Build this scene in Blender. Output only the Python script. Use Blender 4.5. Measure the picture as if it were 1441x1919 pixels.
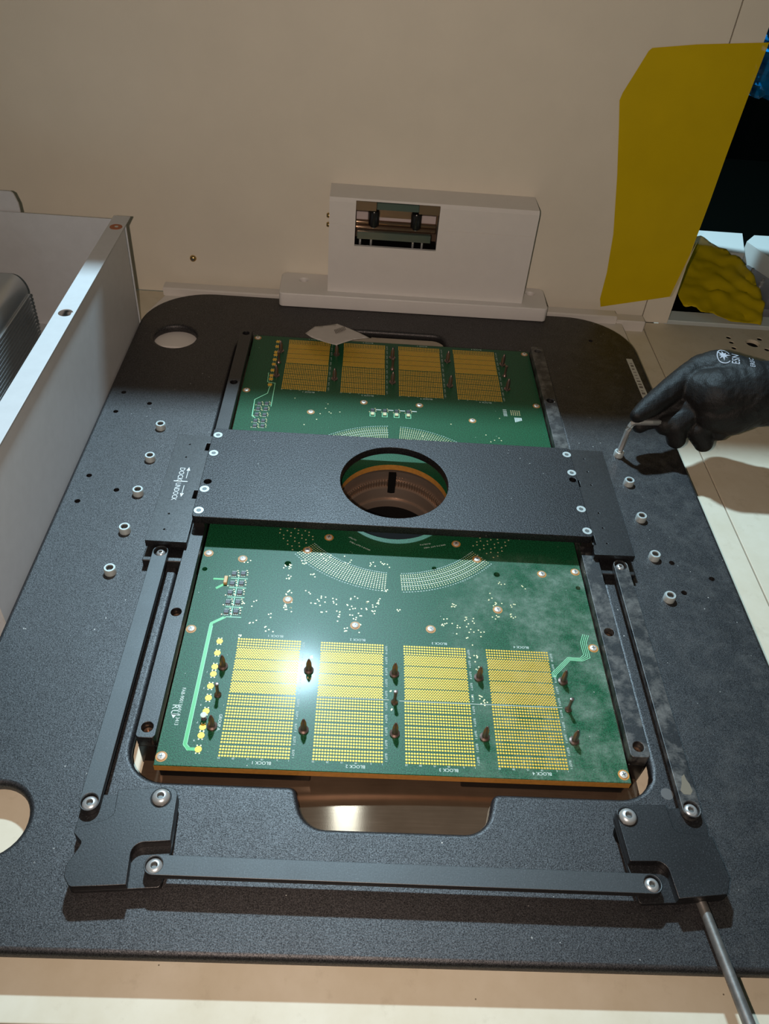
import bpy, bmesh, math, random
from mathutils import Vector, Matrix, noise
from mathutils.bvhtree import BVHTree
for o in list(bpy.data.objects): bpy.data.objects.remove(o)
SC = bpy.context.scene; COL = SC.collection
S = 0.001                      # every coordinate below is in millimetres
rnd = random.Random(7)
PI = math.pi

# ---------------------------------------------------------------- camera
cam = bpy.data.cameras.new('camera'); cam_ob = bpy.data.objects.new('camera', cam); COL.objects.link(cam_ob)
RT = Vector((0.9976396, 0.0034218, 0.0685816)); DN = Vector((0.0525989, -0.6801223, -0.7312093)); FW = Vector((0.0441418, 0.7330907, -0.6786969))
m = Matrix((( RT.x, -DN.x, -FW.x, -40.22*S), (RT.y, -DN.y, -FW.y, -274.50*S), (RT.z, -DN.z, -FW.z, 491.74*S), (0, 0, 0, 1)))
cam_ob.matrix_world = m
cam.sensor_fit = 'HORIZONTAL'; cam.sensor_width = 36; cam.lens = 1506.82*36/1441
cam.clip_start = 0.01; cam.clip_end = 20
SC.camera = cam_ob
# ---------------------------------------------------------------- world, lamp, phone flash, exposure
w = bpy.data.worlds.new('world'); SC.world = w; w.use_nodes = True
w.node_tree.nodes['Background'].inputs[0].default_value = (0.8, 1.0, 0.82, 1); w.node_tree.nodes['Background'].inputs[1].default_value = 0.045
def light(name, kind, loc, power, color, size=0.0, size_y=None, aim=None):
    l = bpy.data.lights.new(name, kind); l.energy = power; l.color = color
    o = bpy.data.objects.new(name, l); COL.objects.link(o); o.location = Vector(loc)*S
    if kind == 'AREA':
        l.shape = 'RECTANGLE'; l.size = size*S; l.size_y = (size_y or size)*S
        d = (Vector(aim)-Vector(loc)).normalized(); o.rotation_euler = d.to_track_quat('-Z', 'Y').to_euler()
    else: l.shadow_soft_size = size*S
    return o
LAMP = light('ceiling_lamp', 'AREA', (-145, 1012, 1300), 34, (0.57, 0.84, 1.0), 90, 50, (0, 200, 0))
FLASH = light('phone_flash', 'SPOT', (-74, -277, 490), 12.2, (1.0, 0.80, 0.67), 4)
FLASH.data.spot_size = math.radians(138); FLASH.data.spot_blend = 1.0
FLASH.rotation_euler = (Vector((20, 450, 0))-Vector((-74, -277, 490))).to_track_quat('-Z', 'Y').to_euler()
SC.view_settings.view_transform = 'Standard'; SC.view_settings.look = 'None'
SC.view_settings.gamma = 1; SC.view_settings.use_curve_mapping = False
SC.view_settings.exposure = 0.0

# ---------------------------------------------------------------- materials
def new_mat(name):
    mt = bpy.data.materials.new(name); mt.use_nodes = True
    nt = mt.node_tree; return mt, nt, nt.nodes['Principled BSDF']
def nd(nt, typ, ins=None, **kw):
    n = nt.nodes.new(typ)
    for k, v in kw.items(): setattr(n, k, v)
    for k, v in (ins or {}).items():
        if hasattr(v, 'is_linked') or hasattr(v, 'links'): nt.links.new(v, n.inputs[k])
        else: n.inputs[k].default_value = v
    return n
def c4(c): return (c[0], c[1], c[2], 1)
def coords(nt, scale=1000.0, vec=None):
    tc = nd(nt, 'ShaderNodeTexCoord')
    sc = scale if isinstance(scale, tuple) else (scale,)*3
    mp = nd(nt, 'ShaderNodeMapping', {'Vector': tc.outputs['Object'], 'Scale': sc})
    return mp.outputs[0]
def noise_n(nt, vec, scale, detail=2.0, rough=0.5):
    return nd(nt, 'ShaderNodeTexNoise', {'Vector': vec, 'Scale': scale, 'Detail': detail, 'Roughness': rough}).outputs['Fac']
def ramp(nt, fac, a, b, ca=(0, 0, 0), cb=(1, 1, 1)):
    r = nd(nt, 'ShaderNodeValToRGB', {'Fac': fac})
    r.color_ramp.elements[0].position = a; r.color_ramp.elements[1].position = b
    r.color_ramp.elements[0].color = c4(ca); r.color_ramp.elements[1].color = c4(cb)
    return r.outputs[0]
def mix(nt, fac, a, b):
    n = nd(nt, 'ShaderNodeMix', data_type='RGBA')
    for i, v in ((0, fac), (6, a), (7, b)):
        if hasattr(v, 'is_linked'): nt.links.new(v, n.inputs[i])
        else: n.inputs[i].default_value = v if i == 0 else c4(v)
    return n.outputs[2]
def math_n(nt, op, a, b=0.0):
    n = nd(nt, 'ShaderNodeMath', operation=op)
    for i, v in ((0, a), (1, b)):
        if hasattr(v, 'is_linked'): nt.links.new(v, n.inputs[i])
        else: n.inputs[i].default_value = v
    return n.outputs[0]
def bump(nt, b, h, strength, dist=0.2):
    n = nd(nt, 'ShaderNodeBump', {'Height': h, 'Strength': strength, 'Distance': dist*S}); nt.links.new(n.outputs[0], b.inputs['Normal'])
def plain(name, col, rough=0.5, metal=0.0, spec=0.5, var=0.0, vscale=0.08, grain=0.0, gscale=1.5, coat=0.0):
    mt, nt, b = new_mat(name)
    b.inputs['Base Color'].default_value = c4(col); b.inputs['Roughness'].default_value = rough
    b.inputs['Metallic'].default_value = metal; b.inputs['Specular IOR Level'].default_value = spec
    b.inputs['Coat Weight'].default_value = coat; b.inputs['Coat Roughness'].default_value = 0.15
    if var or grain:
        v = coords(nt)
    if var:
        f = noise_n(nt, v, vscale, 4, 0.6)
        nt.links.new(mix(nt, ramp(nt, f, 0.3, 0.7), tuple(x*(1-var) for x in col), tuple(min(1, x*(1+var)) for x in col)), b.inputs['Base Color'])
    if grain: bump(nt, b, noise_n(nt, v, gscale, 2), grain)
    return mt
def black_metal(name, col=(0.0042, 0.0042, 0.0052), rough=0.46, dust=0.0, dust_box=None, speck=0.0, aniso=0.0, grain=0.28, gs=0.9, spec=0.72, tint=(1.0, 0.96, 0.95), svar=0.25):
    mt, nt, b = new_mat(name); v = coords(nt)
    g = noise_n(nt, v, gs, 3, 0.7); f = noise_n(nt, v, 0.02, 3, 0.6)
    c = mix(nt, ramp(nt, g, 0.35, 0.75), tuple(x*0.75 for x in col), tuple(x*1.7 for x in col))
    sp1 = ramp(nt, noise_n(nt, v, 1.25, 1, 0.5), 0.60, 0.78)
    c = mix(nt, math_n(nt, 'MULTIPLY', sp1, 0.5), c, (0.06, 0.066, 0.076))
    if dust:
        dm = math_n(nt, 'MULTIPLY', ramp(nt, noise_n(nt, v, 0.07, 8, 0.72), 0.45, 0.8), dust)
        if dust_box:
            sx = nd(nt, 'ShaderNodeSeparateXYZ', {'Vector': v}).outputs['X']
            dm = math_n(nt, 'MULTIPLY', dm, ramp(nt, math_n(nt, 'MULTIPLY', math_n(nt, 'SUBTRACT', sx, dust_box[0]), 1/(dust_box[1]-dust_box[0])), 0, 1))
        c = mix(nt, dm, c, (0.3, 0.29, 0.27))
    if speck:
        vo = nd(nt, 'ShaderNodeTexVoronoi', {'Vector': v, 'Scale': 0.16}); vo.feature = 'F1'
        wn = nd(nt, 'ShaderNodeTexWhiteNoise', {'Vector': vo.outputs['Position']}).outputs['Value']
        size = math_n(nt, 'MULTIPLY', math_n(nt, 'POWER', wn, 3.0), 0.1)
        dot = math_n(nt, 'LESS_THAN', vo.outputs['Distance'], size)
        dens = ramp(nt, noise_n(nt, v, 0.012, 3), 0.42, 0.6)
        c = mix(nt, math_n(nt, 'MULTIPLY', math_n(nt, 'MULTIPLY', dot, dens), speck), c, (0.55, 0.55, 0.52))
    nt.links.new(c, b.inputs['Base Color'])
    r = mix(nt, f, (rough-0.06,)*3, (rough+0.08,)*3); nt.links.new(r, b.inputs['Roughness'])
    nt.links.new(mix(nt, ramp(nt, noise_n(nt, v, gs*1.25, 1, 0.6), 0.3, 0.72), (spec*(1-svar),)*3, (spec*(1+svar),)*3), b.inputs['Specular IOR Level']); b.inputs['Specular Tint'].default_value = c4(tint)
    if aniso: 
        b.inputs['Anisotropic'].default_value = aniso
    bump(nt, b, g, grain, 0.25)
    return mt
M = {}
M['black'] = black_metal('black_anodised', speck=0.95, dust=0.2, dust_box=(120, 330), grain=0.55, gs=1.1, spec=0.86, rough=0.50, tint=(1.0, 0.95, 0.95), svar=0.65)
M['black_fine'] = black_metal('black_anodised_fine', rough=0.42, grain=0.18)
M['black_bridge'] = black_metal('black_bridge', rough=0.44, grain=0.9, gs=0.8, speck=0.5, spec=0.5, tint=(1, 0.96, 0.97), svar=0.6)
M['black_dusty'] = black_metal('black_dusty', dust=0.6, speck=0.9, grain=0.2)
M['black_brushed'] = black_metal('black_brushed', rough=0.5, spec=1.0, grain=0.08, svar=0.1, tint=(1, 1, 1))
M['black_gloss'] = plain('black_gloss', (0.01, 0.009, 0.009), 0.22)
M['dark'] = plain('dark_void', (0.004, 0.004, 0.004), 0.8, spec=0.1)
M['zinc'] = plain('zinc_steel', (0.5, 0.56, 0.56), 0.38, 0.35, grain=0.12)
M['steel'] = plain('steel', (0.56, 0.57, 0.57), 0.3, 0.65)
M['key'] = plain('key_steel', (0.55, 0.56, 0.55), 0.32, 0.7)
M['socket'] = plain('socket_shade', (0.13, 0.14, 0.14), 0.45, 0.5)
M['brushed'] = plain('brushed_rod', (0.23, 0.22, 0.21), 0.42, 0.7, var=0.2, vscale=0.2, grain=0.1)
M['pin'] = plain('pin_bronze', (0.24, 0.17, 0.15), 0.33, 0.85)
M['gold'] = plain('gold_plating', (0.78, 0.47, 0.045), 0.45, 0.35)
M['gold_pale'] = plain('pale_gold', (0.7, 0.62, 0.36), 0.45, 0.3)
M['screw_head'] = plain('screw_nickel', (0.8, 0.76, 0.7), 0.35, 0.5)
M['fr4'] = plain('board_edge', (0.42, 0.19, 0.035), 0.5, var=0.15, vscale=0.3)
M['trace'] = plain('trace_green', (0.03, 0.38, 0.08), 0.35, coat=0.4)
M['trace_line'] = plain('trace_outline', (0.28, 0.72, 0.42), 0.4)
M['silk'] = plain('silkscreen_white', (0.62, 0.72, 0.68), 0.6)
M['silk_dim'] = plain('silkscreen_dim', (0.3, 0.4, 0.36), 0.6)
M['chip'] = plain('chip_black', (0.055, 0.055, 0.065), 0.5)
M['cap'] = plain('capacitor_tan', (0.55, 0.34, 0.14), 0.45)
M['white_paint'] = plain('white_paint', (0.70, 0.67, 0.645), 0.42, var=0.02, vscale=0.05)
M['white_tray'] = plain('white_tray_paint', (0.53, 0.535, 0.545), 0.45, var=0.03)
M['orange'] = plain('orange_sticker', (0.36, 0.10, 0.025), 0.5)
M['paper'] = plain('paper', (0.52, 0.48, 0.45), 0.7, var=0.04, vscale=0.1)
M['ink'] = plain('grey_ink', (0.16, 0.14, 0.12), 0.7)
M['label'] = plain('pale_label', (0.5, 0.5, 0.44), 0.6)
M['plate_label'] = plain('dark_label', (0.035, 0.036, 0.038), 0.5)
M['white_text'] = plain('white_text', (0.75, 0.78, 0.78), 0.6)
M['brass'] = plain('brass', (0.55, 0.38, 0.16), 0.3, 1.0)
M['glass_green'] = plain('green_tint', (0.07, 0.10, 0.085), 0.2, coat=0.3)
M['bronze'] = plain('bronze_brown', (0.30, 0.20, 0.14), 0.32, 0.8)
M['pink_white'] = plain('pinkish_plastic', (0.5, 0.42, 0.42), 0.5)
M['grey_metal'] = plain('grey_metal', (0.36, 0.37, 0.42), 0.4, 0.5)
M['far_white'] = plain('far_white', (0.62, 0.68, 0.66), 0.5)
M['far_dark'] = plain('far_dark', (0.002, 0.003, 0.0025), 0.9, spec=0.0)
M['blue_foil'] = plain('blue_foil', (0.0, 0.16, 0.42), 0.3, var=0.4, vscale=0.03, coat=0.5)
M['glove_print'] = plain('glove_print', (0.36, 0.36, 0.4), 0.7)
M['tower'] = plain('tower_metal', (0.40, 0.30, 0.24), 0.3, 0.75)
M['wall'] = plain('cream_wall_paint', (0.72, 0.665, 0.56), 0.55, var=0.025, vscale=0.02, grain=0.03, gscale=0.8)
M['seam'] = plain('seam_dark', (0.06, 0.05, 0.04), 0.8)
M['support'] = plain('support_white', (0.66, 0.62, 0.58), 0.5)

def mk_deck():
    mt, nt, b = new_mat('cream_deck'); v = coords(nt)
    c = mix(nt, ramp(nt, noise_n(nt, v, 0.02, 5, 0.65), 0.35, 0.75), (0.60, 0.53, 0.40), (0.68, 0.62, 0.50))
    st = ramp(nt, noise_n(nt, v, 0.06, 6, 0.7), 0.58, 0.78)
    c = mix(nt, math_n(nt, 'MULTIPLY', st, 0.35), c, (0.33, 0.27, 0.18))
    vo = nd(nt, 'ShaderNodeTexVoronoi', {'Vector': v, 'Scale': 0.07})
    dot = math_n(nt, 'LESS_THAN', vo.outputs['Distance'], 0.035)
    c = mix(nt, math_n(nt, 'MULTIPLY', dot, ramp(nt, noise_n(nt, v, 0.03), 0.5, 0.6)), c, (0.16, 0.13, 0.09))
    nt.links.new(c, b.inputs['Base Color']); b.inputs['Roughness'].default_value = 0.55
    return mt
M['deck'] = mk_deck()
def mk_board():
    mt, nt, b = new_mat('green_solder_mask'); v = coords(nt)
    vo = noise_n(nt, v, 1.1, 3, 0.75)
    c = mix(nt, ramp(nt, vo, 0.42, 0.60), (0.003, 0.036, 0.012), (0.013, 0.12, 0.052))
    xyz = nd(nt, 'ShaderNodeSeparateXYZ', {'Vector': v}); X, Y = xyz.outputs['X'], xyz.outputs['Y']
    # pale dried film on the right front half, with its own ragged outline
    warp = math_n(nt, 'MULTIPLY', math_n(nt, 'SUBTRACT', noise_n(nt, v, 0.022, 6, 0.6), 0.5), 150)
    xw = math_n(nt, 'ADD', X, warp)
    film = ramp(nt, math_n(nt, 'MULTIPLY', math_n(nt, 'SUBTRACT', xw, 20), 1/75), 0.0, 1.0)
    film = math_n(nt, 'MULTIPLY', film, ramp(nt, noise_n(nt, v, 0.03, 7, 0.72), 0.40, 0.62))
    film = math_n(nt, 'MULTIPLY', film, ramp(nt, math_n(nt, 'MULTIPLY', math_n(nt, 'SUBTRACT', 215, Y), 1/30), 0, 1))
    fine = ramp(nt, noise_n(nt, v, 0.16, 6, 0.75), 0.35, 0.7, (0.25,)*3, (1,)*3)
    c = mix(nt, math_n(nt, 'MULTIPLY', math_n(nt, 'MULTIPLY', film, fine), 0.42), c, (0.36, 0.42, 0.37))
    vs = nd(nt, 'ShaderNodeTexVoronoi', {'Vector': v, 'Scale': 0.2})
    wn = nd(nt, 'ShaderNodeTexWhiteNoise', {'Vector': vs.outputs['Position']}).outputs['Value']
    sp = math_n(nt, 'LESS_THAN', vs.outputs['Distance'], math_n(nt, 'MULTIPLY', math_n(nt, 'POWER', wn, 6.0), 0.09))
    c = mix(nt, math_n(nt, 'MULTIPLY', sp, 0.6), c, (0.5, 0.55, 0.5))
    nt.links.new(c, b.inputs['Base Color'])
    rg = mix(nt, film, (0.40,)*3, (0.52,)*3); nt.links.new(rg, b.inputs['Roughness'])
    b.inputs['Specular IOR Level'].default_value = 0.26
    nt.links.new(mix(nt, film, (0.05,)*3, (0.02,)*3), b.inputs['Coat Weight']); b.inputs['Coat Roughness'].default_value = 0.13
    bump(nt, b, vo, 0.6, 0.14)
    return mt
M['board'] = mk_board()
def mk_copper():
    mt, nt, b = new_mat('brushed_copper'); v = coords(nt, (25.0, 900.0, 900.0))
    g = noise_n(nt, v, 1.0, 4, 0.6)
    v2 = coords(nt); stain = ramp(nt, noise_n(nt, v2, 0.03, 5, 0.6), 0.35, 0.7)
    c = mix(nt, g, (0.20, 0.125, 0.08), (0.32, 0.21, 0.14))
    c = mix(nt, math_n(nt, 'MULTIPLY', stain, 0.5), c, (0.15, 0.095, 0.06))
    nt.links.new(c, b.inputs['Base Color']); b.inputs['Metallic'].default_value = 0.75
    b.inputs['Roughness'].default_value = 0.10
    b.inputs['Anisotropic'].default_value = 1.0
    vt = nd(nt, 'ShaderNodeCombineXYZ', {'X': 0.0, 'Y': 1.0, 'Z': 0.0})
    nt.links.new(vt.outputs[0], b.inputs['Tangent'])
    bump(nt, b, noise_n(nt, v2, 1.2, 2), 0.1, 0.03)
    return mt
M['copper'] = mk_copper()
def mk_film():
    mt, nt, b = new_mat('amber_film'); v = coords(nt)
    f = noise_n(nt, v, 0.03, 3)
    nt.links.new(mix(nt, f, (0.62, 0.45, 0.0), (0.74, 0.54, 0.0)), b.inputs['Base Color'])
    b.inputs['Roughness'].default_value = 0.42; b.inputs['Alpha'].default_value = 0.80
    b.inputs['Specular IOR Level'].default_value = 0.25
    return mt
M['film'] = mk_film()
def mk_glove():
    mt, nt, b = new_mat('black_glove'); v = coords(nt)
    wv = nd(nt, 'ShaderNodeTexWave', {'Vector': v, 'Scale': 0.28, 'Distortion': 2.5, 'Detail': 2.0}); wv.bands_direction = 'X'
    n = noise_n(nt, v, 0.1, 5, 0.65)
    nt.links.new(mix(nt, n, (0.0065, 0.006, 0.006), (0.012, 0.0112, 0.011)), b.inputs['Base Color'])
    b.inputs['Roughness'].default_value = 0.55; b.inputs['Specular IOR Level'].default_value = 0.24
    h = math_n(nt, 'ADD', math_n(nt, 'MULTIPLY', wv.outputs['Fac'], 0.12), math_n(nt, 'MULTIPLY', n, 2.2))
    bump(nt, b, h, 0.6, 1.0)
    return mt
M['glove'] = mk_glove()

# ---------------------------------------------------------------- mesh helpers (mm)
class MB:
    def __init__(s): s.v = []; s.f = []
    def add(s, vs, fs):
        o = len(s.v); s.v += [tuple(p) for p in vs]; s.f += [tuple(i+o for i in f) for f in fs]; return s
    def box(s, x0, x1, y0, y1, z0, z1):
        return s.add([(x0,y0,z0),(x1,y0,z0),(x1,y1,z0),(x0,y1,z0),(x0,y0,z1),(x1,y0,z1),(x1,y1,z1),(x0,y1,z1)],
              [(0,3,2,1),(4,5,6,7),(0,1,5,4),(1,2,6,5),(2,3,7,6),(3,0,4,7)])
    def bbox(s, x0, x1, y0, y1, z0, z1, b=0.8):      # box with chamfered vertical and top edges
        P = chamf(x0, x1, y0, y1, b); n = len(P); Q = chamf(x0+b, x1-b, y0+b, y1-b, b*0.6)
        vs = [(x,y,z0) for x,y in P]+[(x,y,z1-b) for x,y in P]+[(x,y,z1) for x,y in Q]
        fs = [tuple(range(n))[::-1], tuple(range(2*n, 3*n))]
        for k in (0, 1):
            for i in range(n): j = (i+1) % n; fs.append((k*n+i, k*n+j, (k+1)*n+j, (k+1)*n+i))
        return s.add(vs, fs)
    def prism(s, P, z0, z1):
        n = len(P); vs = [(x,y,z0) for x,y in P]+[(x,y,z1) for x,y in P]
        fs = [tuple(range(n))[::-1], tuple(range(n, 2*n))]+[(i, (i+1) % n, n+(i+1) % n, n+i) for i in range(n)]
        return s.add(vs, fs)
    def extr(s, P, axis, a, b):                      # extrude a closed profile along an axis ('x': P=(y,z), 'y': P=(x,z))
        n = len(P); f = (lambda p, t: (t, p[0], p[1])) if axis == 'x' else (lambda p, t: (p[0], t, p[1]))
        vs = [f(p, a) for p in P]+[f(p, b) for p in P]
        fs = [tuple(range(n))[::-1], tuple(range(n, 2*n))]+[(i, (i+1) % n, n+(i+1) % n, n+i) for i in range(n)]
        return s.add(vs, fs)
    def lathe(s, prof, c=(0, 0, 0), n=24, axis='z'):  # prof: list of (r, h), open ends are closed by r=0 points
        vs = []; fs = []; rows = []
        for r, h in prof:
            if r < 1e-6: rows.append([len(vs)]); vs.append((0, 0, h))
            else:
                rows.append(list(range(len(vs), len(vs)+n)))
                vs += [(r*math.cos(2*PI*i/n), r*math.sin(2*PI*i/n), h) for i in range(n)]
        for A, B in zip(rows, rows[1:]):
            for i in range(n):
                j = (i+1) % n
                if len(A) == 1 and len(B) == 1: continue
                if len(A) == 1: fs.append((A[0], B[j], B[i]))
                elif len(B) == 1: fs.append((A[i], A[j], B[0]))
                else: fs.append((A[i], A[j], B[j], B[i]))
        if axis == 'x': vs = [(z, x, y) for x, y, z in vs]
        if axis == 'y': vs = [(x, z, y) for x, y, z in vs]
        return s.add([(x+c[0], y+c[1], z+c[2]) for x, y, z in vs], fs)
    def tube(s, pts, r, n=12):
        pts = [Vector(p) for p in pts]; rows = []; vs = []; fs = []
        up = Vector((0.13, 0.2, 0.97))
        for i, p in enumerate(pts):
            d = (pts[min(i+1, len(pts)-1)]-pts[max(i-1, 0)]).normalized()
            u = d.cross(up).normalized(); v = d.cross(u)
            rr = r[i] if isinstance(r, (list, tuple)) else r
            rows.append(len(vs)); vs += [p+u*rr*math.cos(2*PI*k/n)+v*rr*math.sin(2*PI*k/n) for k in range(n)]
        for a, b in zip(rows, rows[1:]):
            for k in range(n): fs.append((a+k, a+(k+1) % n, b+(k+1) % n, b+k))
        fs.append(tuple(range(rows[0], rows[0]+n))[::-1]); fs.append(tuple(range(rows[-1], rows[-1]+n)))
        return s.add(vs, fs)
    def build(s, name, mt, parent=None, smooth=False, off=None, fix=True):
        me = bpy.data.meshes.new(name)
        me.from_pydata([(x*S, y*S, z*S) for x, y, z in s.v], [], s.f)
        if fix and len(s.f) < 30000:
            b = bmesh.new(); b.from_mesh(me); bmesh.ops.recalc_face_normals(b, faces=b.faces); b.to_mesh(me); b.free()
        me.materials.append(mt); me.update()
        return link(name, me, parent, smooth, off)
def link(name, me, parent=None, smooth=False, off=None):
    if smooth:
        me.polygons.foreach_set('use_smooth', [True]*len(me.polygons))
        try: me.set_sharp_from_angle(angle=math.radians(38))
        except Exception: pass
    o = bpy.data.objects.new(name, me); COL.objects.link(o)
    if parent: o.parent = parent
    if off: o.location = Vector(off)*S
    return o
def chamf(x0, x1, y0, y1, b):
    return [(x0+b,y0),(x1-b,y0),(x1,y0+b),(x1,y1-b),(x1-b,y1),(x0+b,y1),(x0,y1-b),(x0,y0+b)]
def circ(x, y, r, n=24, a0=0): return [(x+r*math.cos(a0+2*PI*i/n), y+r*math.sin(a0+2*PI*i/n)) for i in range(n)]
def rpoly(pts, n=7):                                # polygon [(x,y,r)] with rounded corners
    out = []; L = len(pts)
    for i, p in enumerate(pts):
        x, y = p[0], p[1]; r = p[2] if len(p) > 2 else 0
        if r <= 0: out.append((x, y)); continue
        P = Vector((x, y)); A = (Vector(pts[i-1][:2])-P).normalized(); B = (Vector(pts[(i+1) % L][:2])-P).normalized()
        ang = A.angle(B); t = r/math.tan(ang/2); bis = (A+B).normalized(); Cc = P+bis*(r/math.sin(ang/2))
        a = P+A*t; b = P+B*t; a0 = math.atan2(a.y-Cc.y, a.x-Cc.x); a1 = math.atan2(b.y-Cc.y, b.x-Cc.x)
        da = (a1-a0+PI) % (2*PI)-PI
        out += [(Cc.x+r*math.cos(a0+da*k/n), Cc.y+r*math.sin(a0+da*k/n)) for k in range(n+1)]
    return out
def plate(name, outs, z0, z1, mt, parent=None, bevel=0.6, res=2, smooth=True, off=None):
    cu = bpy.data.curves.new(name, 'CURVE'); cu.dimensions = '2D'; cu.fill_mode = 'BOTH'
    for P in outs:
        sp = cu.splines.new('POLY'); sp.points.add(len(P)-1); sp.use_cyclic_u = True
        for k, (x, y) in enumerate(P): sp.points[k].co = (x*S, y*S, 0, 1)
    cu.bevel_depth = bevel*S; cu.bevel_resolution = res; cu.offset = -bevel*S
    cu.extrude = max(0, (z1-z0)/2-bevel)*S
    t = bpy.data.objects.new('tmp', cu); COL.objects.link(t)
    dg = bpy.context.evaluated_depsgraph_get(); me = bpy.data.meshes.new_from_object(t.evaluated_get(dg))
    bpy.data.objects.remove(t); bpy.data.curves.remove(cu)
    zc = (z0+z1)/2*S
    for v in me.vertices: v.co.z += zc
    me.name = name; me.materials.clear(); me.materials.append(mt)
    b = bmesh.new(); b.from_mesh(me); bmesh.ops.remove_doubles(b, verts=b.verts, dist=1e-6); bmesh.ops.recalc_face_normals(b, faces=b.faces); b.to_mesh(me); b.free()
    o = link(name, me, parent, smooth, off)
    for p in me.polygons:
        if abs(p.normal.z) > 0.995: p.use_smooth = False
    return o
def empty(name, loc=(0, 0, 0)):
    o = bpy.data.objects.new(name, None); COL.objects.link(o); o.location = Vector(loc)*S; o.empty_display_size = 0.02; return o
def tag(o, label=None, cat=None, group=None, kind=None):
    if label: o['label'] = label
    if cat: o['category'] = cat
    if group: o['group'] = group
    if kind: o['kind'] = kind
    return o
def copy_part(o, parent, loc):
    c = o.copy(); COL.objects.link(c); c.parent = parent; c.location = Vector(loc)*S
    for ch in o.children:
        d = ch.copy(); COL.objects.link(d); d.parent = c
    return c
_txt = {}
def text_mesh(txt, size):
    if (txt, size) not in _txt:
        cu = bpy.data.curves.new('t', 'FONT'); cu.body = txt; cu.size = size; cu.align_x = 'LEFT'; cu.resolution_u = 3
        t = bpy.data.objects.new('tmp', cu); COL.objects.link(t)
        dg = bpy.context.evaluated_depsgraph_get(); me = bpy.data.meshes.new_from_object(t.evaluated_get(dg))
        _txt[(txt, size)] = ([tuple(v.co) for v in me.vertices], [tuple(p.vertices) for p in me.polygons])
        bpy.data.objects.remove(t); bpy.data.curves.remove(cu); bpy.data.meshes.remove(me)
    return _txt[(txt, size)]
def put_text(mb, txt, size, x, y, z, rot, sx=1.0):    # rot in degrees about z, (x,y) = start of the baseline
    vs, fs = text_mesh(txt, size); a = math.radians(rot); ca, sa = math.cos(a), math.sin(a)
    mb.add([(x+vx*sx*ca-vy*sa, y+vx*sx*sa+vy*ca, z) for vx, vy, vz in vs], fs)
def strip(mb, pts, wd, z0, z1):                     # flat track along a polyline
    pts = [Vector(p) for p in pts]; L = []; Rr = []
    for i, p in enumerate(pts):
        d0 = (p-pts[i-1]).normalized() if i else (pts[1]-p).normalized()
        d1 = (pts[i+1]-p).normalized() if i < len(pts)-1 else d0
        t = (d0+d1).normalized(); nrm = Vector((-t.y, t.x)); k = wd/2/max(0.4, t.dot(d0))
        L.append(p+nrm*k); Rr.append(p-nrm*k)
    for i in range(len(pts)-1):
        mb.prism([tuple(L[i]), tuple(Rr[i]), tuple(Rr[i+1]), tuple(L[i+1])], z0, z1)

# ================================================================= SETTING
DZ = -26.0
deck = plate('floor', [[(-520, -143), (333.2, -143), (333.2, 683), (-520, 683)], circ(0, 273.5, 62, 48),
                       circ(300, -130, 0.5, 6)], DZ-14, DZ, M['deck'], bevel=0.8)
tag(deck, kind='structure', label='cream machine deck below the black plate')
side = plate('deck_panel', [[(334.6, -143), (700, -143), (700, 683), (334.6, 683)], circ(445, 657, 3.2), circ(445, 645, 3.2), circ(444, 631, 3.2),
             circ(487, 658, 3.4), circ(488, 632, 3.4), circ(474, 646, 9)], DZ-14, DZ-0.3, M['deck'], deck, bevel=0.6)
for x, y, r, dz in ((445,657,3.2,1.3),(445,645,3.2,1.3),(444,631,3.2,1.3),(487,658,3.4,1.3),(488,632,3.4,1.3),(474,646,9,5)):
    MB().lathe([(0, DZ-dz), (r, DZ-dz), (r, DZ-dz-1), (0, DZ-dz-1)], (x, y, 0), 16).build('hole_bottom', M['dark'], side)
MB().box(333.2, 334.6, -143, 683, DZ-13, DZ-2).build('seam', M['seam'], deck)
MB().box(-520, 700, -143, 683, DZ-34, DZ-20).build('underlay', M['dark'], deck)
wall = MB().box(-620, 333.2, 684, 693, DZ, 585).build('wall_back', M['wall']); tag(wall, kind='structure', label='cream painted back panel with one small bolt')
MB().box(334.6, 369.5, 684, 693, DZ, 585).build('panel', M['wall'], wall)
MB().box(333.2, 334.6, 686.5, 692, DZ, 585).build('seam', M['seam'], wall)
MB().lathe([(0, -3.4), (2, -3.4), (3.6, -2.2), (4.2, 0), (0, 0)], (-252.6, 684, 21.8), 16, 'y').build('bolt', M['brass'], wall, True)
sock = MB().lathe([(0, -3.6), (1.9, -3.6), (1.9, -3.2), (0, -3.2)], (-252.6, 684, 21.8), 6, 'y').build('bolt_socket', M['socket'], wall)
lintel = MB().box(369.5, 900, 684, 693, 420, 585).build('wall_lintel', M['wall']); tag(lintel, kind='structure', label='cream panel above the opening')
lintel.name = 'trim_1'
cs_ = MB().box(362, 369.4, 693, 908, -60, 585).build('wall_lamp_block', M['wall']); tag(cs_, kind='structure', label='unseen cabinet side added to keep the lamp off the opening')  # out of view, added to shade the deck and film by the opening
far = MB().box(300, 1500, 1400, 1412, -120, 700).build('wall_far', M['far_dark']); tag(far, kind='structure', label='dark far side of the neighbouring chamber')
MB().box(362, 1100, 684.5, 1400, -60, -40).build('far_floor', M['far_dark'], far)

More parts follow.
